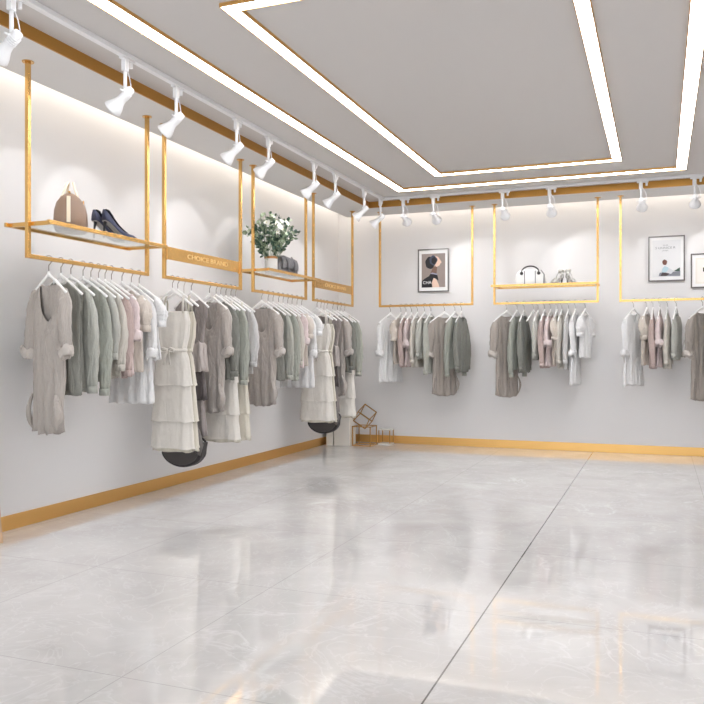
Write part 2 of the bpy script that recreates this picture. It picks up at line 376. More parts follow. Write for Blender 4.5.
def sleeve(m, parent, s, sw, ln, r0, r1, r2, sd=0, out=.03, fl=.6, cuff=None, cm=None, fwd=-.01):
    k = 16; pts = []; rr = []; ry = []
    x0 = s*(sw-.055); z0 = arm_z(sw-.055)-.022
    for i in range(k+1):
        u = i/k; e = min(1, u/.28); e = math.sin(e*PI/2)
        pts.append((x0+s*(.048*e+out*max(0, u-.1)), fwd*u+.006*math.sin(u*5+sd), z0-.045*e**2-(ln-.045)*max(0, u-.04)/.96))
        r = r0+(r1-r0)*(u/.6) if u < .6 else r1+(r2-r1)*((u-.6)/.4)
        r *= .34+.66*min(1, u/.22)**.7
        rr.append(r); ry.append(r*fl)
    wob = lambda u, a: 1+.15*math.sin(3*a+u*3+sd)+.06*math.sin(5*a-u*5+sd*2)+.08*math.sin(u*30+3*a+sd)*min(1, u*1.5)
    o = MB().tube(pts, rr, 16, ry, up=(1,0,0), wob=wob).build('sleeve', m, parent, smooth=True)
    px, py, pz = pts[-1]
    if cuff == 'roll':
        c = MB(); n = 26; vs = []
        for i in range(n):
            a = 2*PI*i/n
            for j in range(10):
                b = 2*PI*j/10; rj = .016*(1+.3*math.sin(3*a+sd+b)*.6+.15*math.sin(5*a-b*2+sd))
                R = r2*1.0+.008*math.sin(2*a+sd); q = R+rj*math.cos(b)*.8
                vs.append((px+q*math.cos(a), py+q*math.sin(a)*.85, pz+.004+rj*2.1*math.sin(b)+.014*math.cos(a)*s))
        c.add(vs, [(i*10+j, i*10+(j+1) % 10, ((i+1) % n)*10+(j+1) % 10, ((i+1) % n)*10+j) for i in range(n) for j in range(10)])
        c.build('rolled_cuff', cm or m, o, smooth=True)
        MB().tube([(px+s*.0, py-r2*.9, pz+.05), (px, py-r2*1.35, pz+.02)], .004, 6).build('button_tab', m, o)
    if cuff == 'band':
        MB().tube([(px, py, pz+.012), (px, py, pz-.035)], r2*1.1, 16, r2*fl*1.25, up=(1,0,0)).build('cuff_band', cm or m, o, smooth=True)
    return o

def tube_panel(name, m, parent, prof, nf=7, fold=.014, sd=0, n=72, rows=None, solid=.003):
    """closed loop cloth: prof = [(z, half_width, half_depth)]"""
    mb = MB(); vs = []; R = []
    for a, b in zip(prof, prof[1:]):
        for k in range(6): u = k/6; R.append(tuple(a[q]+(b[q]-a[q])*u for q in range(3)))
    R.append(prof[-1]); K = len(R)
    for j, (z, hw, hd) in enumerate(R):
        b = j/(K-1)
        for i in range(n):
            a = 2*PI*i/n; f = fold*(.25+.75*b)*(math.sin(nf*a+sd+.5*math.sin(b*3))+.5*math.sin((nf*2+1)*a+sd*3))
            vs.append(((hw+f*.35)*math.copysign(abs(math.cos(a))**.8, math.cos(a)), hd*math.sin(a)+f+.004*nz(math.cos(a)*hw, math.sin(a), z, 12, sd), z+.004*math.sin(a*5+sd)*b))
    mb.add(vs, [(j*n+i, j*n+(i+1) % n, (j+1)*n+(i+1) % n, (j+1)*n+i) for j in range(K-1) for i in range(n)])
    return mb.build(name, m, parent, smooth=True, solid=solid)

def g_tunic(c='oat', c2='oat2', L=.95, v=True, sd=1, slen=.40, pockets=True):
    t = thing('tunic', '', 'tunic')
    b = body('bodice', F[c], t, L, .19, .165, .175, .036, 'round', .25 if v else .05, .095 if v else .08, .017, 3.5, sd, hem=.03)
    for s in (-1, 1): sleeve(F[c], t, s, .195, slen, .058, .05, .044, sd+s, .035, .62, 'roll', F[c2])
    if pockets:   # the bunched drawstring hem pouches seen low at either side
        for s in (-1, 1):
            mb = MB(); q = []; g_ = (.55 if s < 0 else 1.0) if v else .38
            for k in range(9): u = k/8; q.append((s*(.145+.032*math.sin(u*PI)), -.03-.012*math.sin(u*PI), -.18-L*.73-u*.225))
            mb.tube(q, [g_*v_ for v_ in (.006, .013, .02, .026, .031, .034, .033, .024, .008)], 14, [g_*v_ for v_ in (.012, .018, .022, .026, .028, .028, .026, .018, .006)], up=(1,0,0), wob=lambda u, a: 1+.22*math.sin(4*a+u*5+sd)+.1*math.sin(7*a))
            mb.build('gathered_pocket', F[c], t, smooth=True)
    return t
def g_top(name, cat, c, L, sl=None, c2=None, sd=0, neck='round', nd=.06, nw=.08, hw=.19, bw=.175, dep=.028, fold=.012, open_front=False, slen=None, hem=0, buttons=False, nf=4, sw=.185):
    t = thing(name, '', cat)
    body('bodice', F[c], t, L, sw, bw, hw, dep, neck, nd, nw, fold, nf, sd, hem=hem)
    if sl == 'long':
        for s in (-1, 1): sleeve(F[c], t, s, sw, slen or .56, .048, .058, .036, sd+s, .02, .6, 'band', F[c2 or c])
    if sl == 'roll':
        for s in (-1, 1): sleeve(F[c], t, s, sw, slen or .36, .052, .048, .045, sd+s, .02, .6, 'roll', F[c2 or c])
    if sl == 'puff':
        for s in (-1, 1): sleeve(F[c], t, s, sw, slen or .22, .055, .075, .05, sd+s, .02, .65, 'band', F[c2 or c])
    if open_front:
        mb = MB()
        for s in (-1, 1): mb.tube([(s*.07, -.012, arm_z(.07)), (s*.04, -dep-.012, -.34), (s*.018, -dep-.014, -.55), (s*.016, -dep-.013, -.16-L)], .011, 8, .005, up=(1,0,0))
        mb.build('placket', F[c2 or c], t, smooth=True)
    if buttons:
        for k in range(6): MB().lathe([(0,-.003),(.007,-.003),(.007,.003),(0,.003)], 10, mtx=Matrix.Translation((.018, -dep-.022, -.3-k*(L-.2)/6)) @ Matrix.Rotation(PI/2, 4, 'X')).build('button', chrome, t)
    return t
def g_dress(c='ivory', c2='cream', sd=2, tiers=((-.58,-.87),(-.85,-1.16),(-1.14,-1.375)), tw=(.165,.195,.212,.222), bow=True, straps=True, lace=True, sleeveless=True):
    t = thing('dress', '', 'dress')
    tube_panel('bodice', F[c], t, [(-.27,.155,.026),(-.36,.178,.036),(-.48,.165,.04),(-.55,.145,.036),(-.60,.132,.032)], 7, .008, sd)
    if straps:
        for s in (-1, 1):
            MB().tube([(s*.125,-.024,-.285),(s*.122,-.018,-.2),(s*.115,0,-.142),(s*.118,.018,-.2),(s*.125,.024,-.285)], .011, 8, .004, up=(1,0,0)).build('shoulder_strap', F[c], t, smooth=True)
    prev = tw[0]
    for k, (z0, z1) in enumerate(tiers):
        w0 = prev if k == 0 else prev-.008; w1 = tw[k+1]
        d0 = .036+.007*k; d1 = .05+.006*k
        tube_panel('skirt_tier', F[c], t, [(z0, w0*(.82 if k == 0 else .98), d0*.9), (z0-.07, w0+.0, d0), (z1+.02, w1-.002, d1), (z1, w1+.003, d1+.003)], 5, .008, sd+k*.25)
        prev = w1
    if lace:
        tube_panel('lace_hem', F[c2], t, [(-1.33,.195,.05),(-1.40,.2,.052)], 13, .009, sd+5)
    mb = MB(); n = 40
    for k in (0,):
        pts = [(.142*math.cos(2*PI*i/n), .042*math.sin(2*PI*i/n), -.585+.003*math.sin(7*i)) for i in range(n)]
        mb.tube(pts, .014, 8, .007, up=(0,0,1), closed=True)
    if bow:
        for s in (-1, 1):
            mb.tube([(0,-.05,-.585),(s*.035,-.07,-.565),(s*.07,-.068,-.575),(s*.06,-.062,-.60),(s*.02,-.058,-.595),(0,-.05,-.588)], .009, 8, .005)
            mb.tube([(0,-.052,-.585),(s*.022,-.064,-.63),(s*.03,-.07,-.70)], [.007,.010,.012], 8, .004)
    mb.build('waist_tie', F[c], t, smooth=True)
    return t
def g_mauve(sd=3):
    t = thing('dress', '', 'dress')
    body('bodice', F['mauve'], t, .42, .195, .16, .14, .03, 'v', .22, .1, .006, 4, sd)
    tube_panel('peplum', F['satin'], t, [(-.50,.12,.034),(-.54,.16,.045),(-.76,.17,.055)], 9, .016, sd)
    tube_panel('underskirt', F['dmauve'], t, [(-.70,.14,.036),(-1.0,.16,.045)], 6, .014, sd+1)
    tube_panel('skirt', F['mauve'], t, [(-.93,.13,.03),(-1.30,.165,.042)], 5, .014, sd+2)
    return t
def g_bag():
    """crescent shoulder bag on a long strap; local origin at the rail"""
    t = thing('shoulder_bag', '', 'bag'); zc = -1.385
    pol = [(-.215, zc+.055), (-.2, zc+.0)] + [(.2*math.sin(a), zc-.02-.145*math.cos(a)) for a in [math.radians(d) for d in range(-75, 76, 10)]] + [(.2, zc+.0), (.215, zc+.055), (.1, zc+.02), (0, zc+.008), (-.1, zc+.02)]
    b = MB().prism(pol, -.05, .05).build('bag_body', F['char'], t, bevel=.02)
    MB().prism([(x*.86, zc+(z-zc)*.8-.012) for x, z in pol], -.058, .058).build('side_panel', mat('charcoal_leather', (74,69,68), .5, bump=.2, scale=90), t, bevel=.006)
    MB().tube([(-.205, 0, zc+.05), (-.14, 0, zc+.10), (-.02, 0, zc+.22), (.03, 0, -.6), (0, .0, -.42), (.04, 0, -.6), (.09, 0, zc+.22), (.15, 0, zc+.10), (.21, 0, zc+.05)], .010, 8, .003, up=(1,0,0)).build('shoulder_strap', F['char'], t, smooth=True)
    MB().tube([(0, 0, -.43), (0, 0, -.05), (0, .024, -.01), (0, .02, .017), (0, 0, .0235), (0, -.02, .017), (0, -.023, .0)], .002, 6, up=(1,0,0)).build('long_hook', chrome, t, smooth=True)
    MB().tube([(.12, -.03, zc+.17), (.17, -.06, zc+.14), (.205, -.06, zc+.03), (.18, -.06, zc-.05), (.13, -.058, zc-.01), (.12, -.05, zc+.08)], .020, 10, .006, up=(1,0,0)).build('grey_strap_loop', mat('grey_webbing', (112,107,104), .8, bump=.3, scale=150), t, smooth=True)
    return t

PROTO = {}
BUILD = {
 'tunic': (g_tunic, 'oatmeal tunic with rolled sleeves'),
 'tunic2': (lambda: g_tunic('taupe', 'oat2', .96, False, 4, .42), 'taupe tunic with rolled sleeves'),
 'dsage': (lambda: g_top('knit_top', 'top', 'dsage', .70, None, sd=2, neck='v', nd=.16, nw=.07, hw=.2), 'dark sage sleeveless knit top'),
 'cardi': (lambda: g_top('cardigan', 'cardigan', 'sage', .68, 'long', 'sage', 3, 'v', .14, .07, open_front=True, slen=.64), 'sage cardigan with long sleeves'),
 'knit': (lambda: g_top('sweater', 'sweater', 'lsage', .50, 'long', 'lsage', 4, slen=.42), 'pale sage knit sweater'),
 'greige': (lambda: g_top('blouse', 'blouse', 'greige', .60, 'long', 'greige', 5, 'v', .1, .07, buttons=True, slen=.5), 'greige buttoned blouse'),
 'pink': (lambda: g_top('blouse', 'blouse', 'pink', .58, 'roll', 'pink2', 6, slen=.30), 'blush pink blouse with rolled cuffs'),
 'rose': (lambda: g_top('shirt', 'shirt', 'rose', .60, 'long', 'rose', 7, slen=.54, dep=.024), 'dusty rose long sleeved shirt'),
 'puff': (lambda: g_top('blouse', 'blouse', 'beige', .56, 'puff', 'beige', 8), 'warm beige puff sleeved blouse'),
 'white': (lambda: g_top('blouse', 'blouse', 'white', .80, 'roll', 'white', 9, 'v', .12, .08, hw=.215, bw=.19, fold=.016, slen=.42), 'loose white blouse with rolled cuffs'),
 'white2': (lambda: g_top('top', 'top', 'white', .48, 'puff', 'white', 10, hw=.2, slen=.18), 'short white top'),
 'lgrey': (lambda: g_top('shirt', 'shirt', 'lgrey', .62, 'long', 'lgrey', 11, slen=.5, dep=.024), 'light grey long sleeved shirt'),
 'sweat': (lambda: g_top('sweater', 'sweater', 'gsage', .62, 'long', 'gsage', 12, slen=.66, hw=.18, dep=.032, bw=.18), 'green sage sweater with balloon sleeves'),
 'dgrey': (lambda: g_top('sweater', 'sweater', 'dgrey', .66, 'long', 'dgrey', 13, slen=.58, hw=.19), 'dark sage grey sweater'),
 'ivory': (g_dress, 'ivory tiered dress with waist tie'),
 'cream': (lambda: g_dress('cream', 'cream', 5, bow=False, tw=(.15,.18,.195,.2)), 'cream tiered dress'),
 'ivory2': (lambda: g_dress('ivory', 'cream', 7, bow=False, tw=(.15,.18,.195,.205)), 'ivory tiered dress with plain waist'),
 'mauve': (g_mauve, 'mauve v-neck dress with satin peplum'),
 'bag': (g_bag, 'charcoal crescent shoulder bag'),
}
hanger0 = make_hanger(); hused = [0]
def hang(key, loc, yaw, rackname, idx, group, nohang=False, flip=1, sc=1):
    desc = BUILD[key][1] if key else None
    if key:
        if key in PROTO: t = copy_tree(PROTO[key])
        else: t = BUILD[key][0](); PROTO[key] = t
        t.location = loc; t.rotation_euler = (0, 0, yaw); t.scale = (sc, 1, 1); t['group'] = group
        t['label'] = f'{desc}, {idx} on the {rackname}'
    if nohang: return
    hg = hanger0 if not hused[0] else copy_tree(hanger0); hused[0] = 1
    hg.location = loc; hg.rotation_euler = (0, 0, yaw); hg['group'] = 'white clothes hangers on the racks'
    hg['label'] = f'white hanger holding {" ".join(desc.split(" with ")[0].split()[-2:])}, {idx} on the {rackname}' if key else f'empty white hanger, {idx} on the {rackname}'
R_ = math.radians
def rack_left(ys, keys, name):
    for i, (y, k, yaw) in enumerate(zip(ys, keys[0], keys[1])):
        hang(k, (LX, y, ZR), R_(yaw), name, ordn[i]+' from the front', 'clothes hanging on the '+name, nohang=(k == 'bag'))
K1 = (['tunic', 'dsage', 'cardi', 'sweat', 'knit', 'greige', 'rose', 'pink', 'puff', 'white', 'white2'], [-18, -10, -4, -2, 0, 0, 0, 2, 0, -4, -2])
rack_left((4.045, 4.156, 4.25, 4.37, 4.45, 4.53, 4.60, 4.67, 4.79, 4.90, 4.995), K1, 'nearest left rack')
K2 = (['ivory', 'cream', 'bag', 'mauve', 'tunic', 'dgrey', 'ivory2', 'sweat', 'cream', 'lgrey'], [-6, -4, 0, -14, -12, -3, -4, -3, 0, 0])
rack_left((5.434, 5.51, 5.60, 5.71, 6.0, 6.11, 6.19, 6.28, 6.37, 6.45), K2, 'second left rack')
K3 = (['tunic', 'dsage', 'cardi', 'sweat', 'greige', 'pink', 'puff', 'white', 'white2'], [-8, -4, -2, 0, 0, 0, 0, -2, 0])
rack_left((6.976, 7.109, 7.219, 7.344, 7.449, 7.561, 7.666, 7.79, 7.91), K3, 'third left rack')
K4 = (['ivory', 'cream', 'bag', 'mauve', 'tunic', 'dgrey', 'ivory2', 'sweat'], [-4, -3, 0, -8, -6, -2, -3, -2])
rack_left((8.329, 8.44, 8.53, 8.62, 8.80, 8.95, 9.06, 9.18), K4, 'left corner rack')
def rack_back(items, name):
    for i, (x, k, yaw) in enumerate(items):
        hang(k, (x, BY, ZR), R_(yaw), name, ordn[i]+' from left', 'clothes hanging on the '+name, nohang=(k == 'bag'))
B1_ = [(0.143,'white',62),(.285,'puff',78),(.352,'rose',86),(.425,'pink',84),(.505,'greige',84),(.597,'knit',80),(.68,'sage2',84),(.855,'tunic2',44),(.99,'sweat',72),(1.075,'dsl',82)]
KEY = {'sage2': 'cardi', 'dsl': 'dgrey'}
rack_back([(-3.374+a, KEY.get(k, k), y) for a, k, y in B1_], 'back rack below the portrait')
rack_back([(-1.739,'tunic2',50),(-1.615,'sweat',76),(-1.53,'dgrey',84),(-1.418,None,76),(-1.365,'knit',84),(-1.287,'rose',84),(-1.216,'pink',82),(-1.143,'puff',86),(-1.087,'greige',84),(-1.01,'lgrey',84),(-.93,'white',82),(-.82,'white2',76)], 'back rack below the handbag')
rack_back([(-.426+a, KEY.get(k, k), y) for a, k, y in B1_[:6]+[(.87,'tunic2',44),(1.0,'sweat',72)]], 'rightmost back rack')

# ------------------------------------------------------------------ things on the shelves
ZSH = 2.024
# beige handbag, seen end on
t = thing('handbag', 'beige dome handbag with upright handles on the nearest shelf', 'handbag', (LX, 4.25, ZSH), R_(126))
lea = mat('beige_leather', (148, 122, 103), .42, bump=.15, scale=90, var=.06); pale = mat('cream_leather', (236, 222, 198), .4, bump=.1, scale=90); tanl = mat('brown_leather', (128, 98, 76), .5, bump=.2, scale=80)
pr = [(0,.0),(.92,0),(1,.02),(1.02,.06),(.98,.12),(.86,.17),(.62,.205),(.34,.228),(.1,.236),(0,.237)]
mb = MB()
vs = []; n = 40
for (r, z) in pr:
    for j in range(n):
        a = 2*PI*j/n; ca, sa = math.cos(a), math.sin(a)
        vs.append((.165*math.copysign(abs(ca)**.7, ca)*(r if z < .16 else r**.35 if r > 0 else 0), .105*math.copysign(abs(sa)**.7, sa)*r, z))
mb.add(vs, [(i*n+j, i*n+(j+1) % n, (i+1)*n+(j+1) % n, (i+1)*n+j) for i in range(len(pr)-1) for j in range(n)])
mb.build('bag_body', lea, t, smooth=True)
MB().box(-.172, -.162, -.012, .012, .03, .2).box(.162, .172, -.012, .012, .03, .2).build('side_seam', pale, t, bevel=.002)
MB().box(-.12, .12, -.006, .006, .232, .242).build('zip', gold, t)
for s in (-1, 1):
    MB().tube([(-.085, s*.055, .205)]+[(-.075*math.cos(a), s*(.045-.03*math.sin(a)), .22+.10*math.sin(a)) for a in [PI*k/10 for k in range(11)]]+[(.085, s*.055, .205)], .0075, 8).build('handle', pale, t, smooth=True)
MB().tube([(.1,-.07,.19),(.155,-.085,.11),(.15,-.10,.02),(.12,-.108,.008)], .004, 6).build('hanging_strap', pale, t, smooth=True)
MB().box(-.02, .03, -.085, -.075, .165, .2, Matrix.Rotation(.0, 4, 'X')).build('clasp', gold, t, bevel=.003)
# glitter pumps
glit = mat('navy_glitter', (70, 74, 98), .45, .35, bump=.8, scale=500, var=.4); insole = mat('black_insole', (28, 27, 32), .5); sole = mat('grey_sole', (176, 172, 170), .5)
def make_pump():
    t = thing('stiletto_shoe', '', 'shoe', group='glitter stiletto shoes on the nearest shelf')
    mb = MB(); secs = [(-.125,.125,.028,.075),(-.10,.115,.033,.07),(-.06,.088,.032,.055),(-.02,.055,.033,.043),(.03,.024,.038,.036),(.08,.012,.041,.033),(.115,.01,.036,.03),(.14,.01,.02,.02),(.155,.011,.004,.006)]
    n = 16; vs = []
    for (x, z, hw, hh) in secs:
        for j in range(n):
            a = 2*PI*j/n; vs.append((x, hw*math.cos(a), z+max(0, math.sin(a))*hh-.004*(math.sin(a) < 0)))
    mb.add(vs, [(i*n+j, i*n+(j+1) % n, (i+1)*n+(j+1) % n, (i+1)*n+j) for i in range(len(secs)-1) for j in range(n)]+[tuple(range(n)), tuple((len(secs)-1)*n+j for j in range(n))])
    mb.build('upper', glit, t, smooth=True)
    mb = MB(); q = [(-.118,.196),(-.09,.186),(-.06,.146),(-.02,.1),(.03,.0615),(.055,.05)]
    for (a, b) in zip(q, q[1:]): mb.add([(a[0],-.024,a[1]),(a[0],.024,a[1]),(b[0],.028,b[1]),(b[0],-.028,b[1])], [(0,1,2,3)])
    mb.build('opening', insole, t, solid=.003)
    MB().tube([(-.108,0,.125),(-.122,0,.06),(-.124,0,0)], [.014,.006,.0045], 10).build('heel', insole, t, smooth=True)
    mb = MB()
    for (a, b) in zip(secs, secs[1:]): mb.add([(a[0],-a[2]*.8,a[1]-.007),(a[0],a[2]*.8,a[1]-.007),(b[0],b[2]*.8,b[1]-.007),(b[0],-b[2]*.8,b[1]-.007)], [(0,1,2,3)])
    mb.build('sole', sole, t, solid=.004)
    return t
p = make_pump(); p.location = (LX+.05, 4.69, ZSH); p.rotation_euler = (0,0,R_(72)); p['label'] = 'navy glitter stiletto on nearest shelf, the one at the room side'
q = copy_tree(p); q.location = (LX-.04, 4.68, ZSH); q.rotation_euler = (0,0,R_(80)); q['label'] = 'navy glitter stiletto on nearest shelf, the one at the wall side'

# vase and bouquet
VX, VY = LX, 7.175
t = thing('vase', 'white ribbed vase with gold rim holding flowers on third left shelf', 'vase', (VX, VY, ZSH))
vas = mat('vase_ceramic', (212, 208, 202), .3, bump=.3, scale=25, var=.06)
nn = 36; prf = [(0,.0),(.062,0),(.066,.01),(.066,.135)]
MB().lathe(prf+[(.058,.135),(.056,.02),(0,.018)], nn).build('vessel', vas, t, smooth=False)
MB().lathe([(.055,.135),(.069,.135),(.069,.158),(.055,.158),(.055,.135)], nn).build('rim', mat('copper_rim', (176,128,86), .3, 1), t)
leafs = [mat('leaf_dark', (58, 84, 68), .55, bump=.2, scale=60, var=.2), mat('leaf_mid', (128, 146, 120), .55, bump=.2, scale=60, var=.2), mat('leaf_pale', (176, 190, 160), .55, var=.1)]
t = thing('flower_bouquet', 'bushy bouquet of white flowers and green leaves in ribbed vase', 'flowers', (VX, VY, ZSH+.05))
rnd = random.Random(5); st = MB(); lf = MB(); C0 = Vector((0, 0, .33)); tips = []
for k in range(46):
    a = rnd.uniform(0, 2*PI); el = rnd.uniform(-.15, 1.45) if k > 14 else rnd.uniform(-.5, .2); R = rnd.uniform(.17, .24)*(1.0 if el < .9 else .95)
    if k in (3, 20, 31, 40): R = .31
    tip = C0+Vector((R*math.cos(a)*math.cos(el), 1.2*R*math.sin(a)*math.cos(el), R*math.sin(el)*.98))
    base = Vector((.025*math.cos(a), .025*math.sin(a), .02)); mid = base.lerp(tip, .5)+Vector((0, 0, .04))
    st.tube([base, mid, tip], .0022, 5); tips.append(tip)
    for u in [i/9 for i in range(4 if k > 14 else 3, 10)]:
        p0 = (base.lerp(mid, u*2) if u < .5 else mid.lerp(tip, u*2-1))
        for s_ in range(2):
            d = Vector((rnd.uniform(-1,1), rnd.uniform(-1,1), rnd.uniform(-.5,.9))).normalized(); dr = (tip-base).normalized(); d = (d+dr*.5).normalized()
            sd_ = d.cross(Vector((rnd.uniform(-1,1), rnd.uniform(-1,1), rnd.uniform(-1,1)))).normalized(); L_ = rnd.uniform(.03, .062); wl = L_*rnd.uniform(.24, .4)
            nrm = d.cross(sd_)*L_*.12
            lf.cur = 0 if rnd.random() < .45 else 1 if rnd.random() < .6 else 2
            lf.add([p0, p0+d*L_*.35+sd_*wl, p0+d*L_*.75+sd_*wl*.8, p0+d*L_, p0+d*L_*.75-sd_*wl*.8, p0+d*L_*.35-sd_*wl, p0+d*L_*.5+nrm], [(0,1,6),(1,2,6),(2,3,6),(3,4,6),(4,5,6),(5,0,6)])
st.build('stems', leafs[1], t); lf.build('foliage', leafs, t, smooth=True)
petal = mat('white_petal', (240, 240, 232), .6, bump=.1, scale=80); cen = mat('flower_centre', (222, 210, 150), .7)
for k in range(40):
    a = rnd.uniform(0, 2*PI); el = rnd.uniform(-.2, 1.3); R = rnd.uniform(.14, .215)
    c = C0+Vector((R*math.cos(a)*math.cos(el), 1.15*R*math.sin(a)*math.cos(el), R*math.sin(el)*.95)); nr = (c-C0).normalized()
    q = Vector((0,0,1)).rotation_difference(nr).to_matrix().to_4x4(); M = Matrix.Translation(c) @ q; r = rnd.uniform(.024, .038)
    mb = MB()
    for lay in range(2):
        for i in range(6):
            b = 2*PI*(i+.5*lay)/6; rr = r*(1-.3*lay); z = .006*lay
            P0 = lambda x, y, z_: M @ Vector((x*math.cos(b)-y*math.sin(b), x*math.sin(b)+y*math.cos(b), z_+z))
            mb.add([P0(0,0,0), P0(rr*.5,rr*.34,.007), P0(rr,rr*.22,.012), P0(rr*1.12,0,.010), P0(rr,-rr*.22,.012), P0(rr*.5,-rr*.34,.007)], [(0,1,2,3),(0,3,4,5)])
    f = mb.build('flower', petal, t, smooth=True)
    MB().lathe([(0,.002),(.006,.004),(.005,.012),(0,.014)], 8, mtx=M).build('centre', cen, f)

# grey folded bag on shelf
t = thing('clutch_bag', 'grey woven soft clutch bag with straps beside the vase', 'bag', (LX+.0, 7.50, ZSH), R_(84))
gb = mat('grey_weave', (128, 126, 128), .8, bump=.8, scale=90, kind='knit', var=.2)
mb = MB(); pl = [(-.19,0),(-.2,.06),(-.19,.13),(-.15,.18),(-.08,.2),(.02,.19),(.11,.175),(.15,.13),(.18,.06),(.2,.0)]
mb.prism(pl, -.05, .05); mb.build('bag_body', gb, t, bevel=.02)
fl_ = MB(); vs = []
for j in range(9):
    for i in range(17):
        x = -.17+.31*i/16; v = j/8; yy = -.055-.012*math.sin(v*PI)-.006*math.sin(i*1.1+v*3); z = .188-.03*abs(x+.02)*2-.125*v
        vs.append((x+.02*v, yy if j else 0, z+.004*math.sin(i*2)))
fl_.add(vs, [(j*17+i, j*17+i+1, (j+1)*17+i+1, (j+1)*17+i) for j in range(8) for i in range(16)])
fl_.build('front_flap', gb, t, smooth=True, solid=.005)
for x in (-.07, .06): MB().tube([(x,-.04,.195),(x+.005,-.078,.13),(x+.012,-.075,.03)], .014, 8, .004, up=(1,0,0)).build('strap', mat('grey_leather', (96,95,98), .45, bump=.1, scale=80), t, smooth=True)

# white handbag on the back shelf
t = thing('handbag', 'white structured handbag with black top handle on back wall shelf', 'handbag', (-1.455, BY, ZSH), R_(6))
wl_ = mat('white_leather', (238, 237, 234), .38, bump=.06, scale=90)
pl = [(-.175,0),(-.182,.05),(-.165,.13),(-.13,.17),(-.06,.187),(.06,.187),(.13,.17),(.165,.13),(.182,.05),(.175,0)]
b = MB().prism(pl, -.075, .075).build('bag_body', wl_, t, bevel=.022)
for x in (-.065, .06): MB().box(x-.005, x+.005, -.079, -.073, .01, .165).build('seam', mat('grey_piping', (120,118,116), .5), t, bevel=.001)
MB().prism([(.15,.01),(.157,.12),(.12,.17),(.13,.172),(.168,.122),(.172,.01)], -.079, .0).build('side_gusset', mat('grey_piping', (120,118,116), .5), t)
MB().tube([(-.1,-.078,.135)]+[(-.1*math.cos(a), -.07+.03*math.sin(a), .15+.075*math.sin(a)) for a in [PI*k/12 for k in range(13)]]+[(.1,-.078,.135)], .009, 8).build('handle', black, t, smooth=True)
for x in (-.1, .1): MB().lathe([(0,-.006),(.02,-.006),(.02,.006),(0,.006)], 16, mtx=Matrix.Translation((x, -.08, .135)) @ Matrix.Rotation(PI/2, 4, 'X')).build('handle_ring', black, t)

# sandals
snd = mat('silver_strap', (196, 194, 188), .3, .3, bump=.5, scale=120); 
def make_sandal():
    t = thing('heeled_sandal', '', 'shoe', group='strappy sandals on the back shelf')
    q = [(-.105,.085,.024),(-.07,.078,.026),(-.03,.05,.026),(.02,.02,.032),(.07,.012,.037),(.115,.012,.03),(.13,.013,.012)]
    mb = MB(); vs = []
    for (x, z, hw) in q: vs += [(x,-hw,z),(x,hw,z),(x,hw,z-.01),(x,-hw,z-.01)]
    mb.add(vs, [(i*4+j, i*4+(j+1) % 4, (i+1)*4+(j+1) % 4, (i+1)*4+j) for i in range(len(q)-1) for j in range(4)]+[(0,1,2,3), tuple((len(q)-1)*4+j for j in range(4))])
    mb.build('sole', mat('sandal_sole', (150,146,140), .5), t)
    MB().tube([(-.092,0,.076),(-.1,0,.04),(-.098,0,0)], [.018,.010,.008], 8).build('heel', black, t, smooth=True)
    for (x, z, hw, hh) in ((.085,.012,.037,.04),(.05,.016,.035,.048),(-.02,.05,.03,.075)):
        MB().tube([(x, hw*math.cos(a), z+hh*math.sin(a)) for a in [PI*k/10 for k in range(11)]], .009, 6, .003, up=(1,0,0)).build('strap', snd, t, smooth=True)
    MB().tube([(-.085+.035*math.cos(a), .032*math.sin(a), .155+.012*math.cos(a)) for a in [2*PI*k/16 for k in range(16)]], .016, 6, .003, up=(0,0,1), closed=True).build('ankle_strap', snd, t, smooth=True)
    MB().tube([(-.105,-.02,.085),(-.115,0,.155)], .012, 6, .004).tube([(-.105,.02,.085),(-.115,0,.155)], .012, 6, .004).build('heel_counter', snd, t, smooth=True)
    return t
p = make_sandal(); p.location = (-1.13, BY-.04, ZSH); p.rotation_euler = (0,0,R_(-112)); p['label'] = 'silver strappy heeled sandal on back shelf, nearer the white handbag'
q = copy_tree(p); q.location = (-.985, BY-.04, ZSH); q.rotation_euler = (0,0,R_(-66)); q['label'] = 'silver strappy heeled sandal on back shelf, farther from the handbag'

# ------------------------------------------------------------------ framed prints on the back wall
def picture(x0, x1, z0, z1, label, mat_w, paper, fm):
    t = thing('framed_print', label, 'picture', ((x0+x1)/2, YB-.001, z0)); W = (x1-x0)/2; H = z1-z0; fw = .014
    MB().box(-W, W, -.028, 0, 0, fw).box(-W, W, -.028, 0, H-fw, H).box(-W, -W+fw, -.028, 0, fw, H-fw).box(W-fw, W, -.028, 0, fw, H-fw).build('frame', fm, t, bevel=.001)
    MB().box(-W+fw, W-fw, -.014, -.002, fw, H-fw).build('mat_board', mat('white_mat', (240,239,238), .8), t)
    return t, W, H
def flat(t, name, poly, m, k): return MB().prism(poly, -.0155-.0006*k, -.014).build(name, m, t)
def blob(cx, cz, rx, rz, n=24, wv=0, ph=0): return [(cx+rx*(1+wv*math.sin(5*a+ph))*math.cos(a), cz+rz*(1+wv*math.sin(4*a+ph))*math.sin(a)) for a in [2*PI*i/n for i in range(n)]]
t, W, H = picture(-2.985, -2.567, 2.01, 2.575, 'framed portrait print of dark haired figure in profile on back wall', .03, None, mat('pewter_frame', (112,108,106), .3, .6))
ph = mat('taupe_print', (150,136,130), .6, var=.12); ink = mat('ink_black', (24,22,28), .6); skin = mat('print_skin', (226,196,178), .6); inkb = mat('ink_blue', (58,62,84), .6)
x0, x1, z0, z1 = -W+.05, W-.05, .06, H-.062; w_, h_ = x1-x0, z1-z0
X = lambda u: x0+w_*u
Z = lambda v: z0+h_*v
flat(t, 'photo_print', [(x0,z0),(x1,z0),(x1,z1),(x0,z1)], ph, 1)
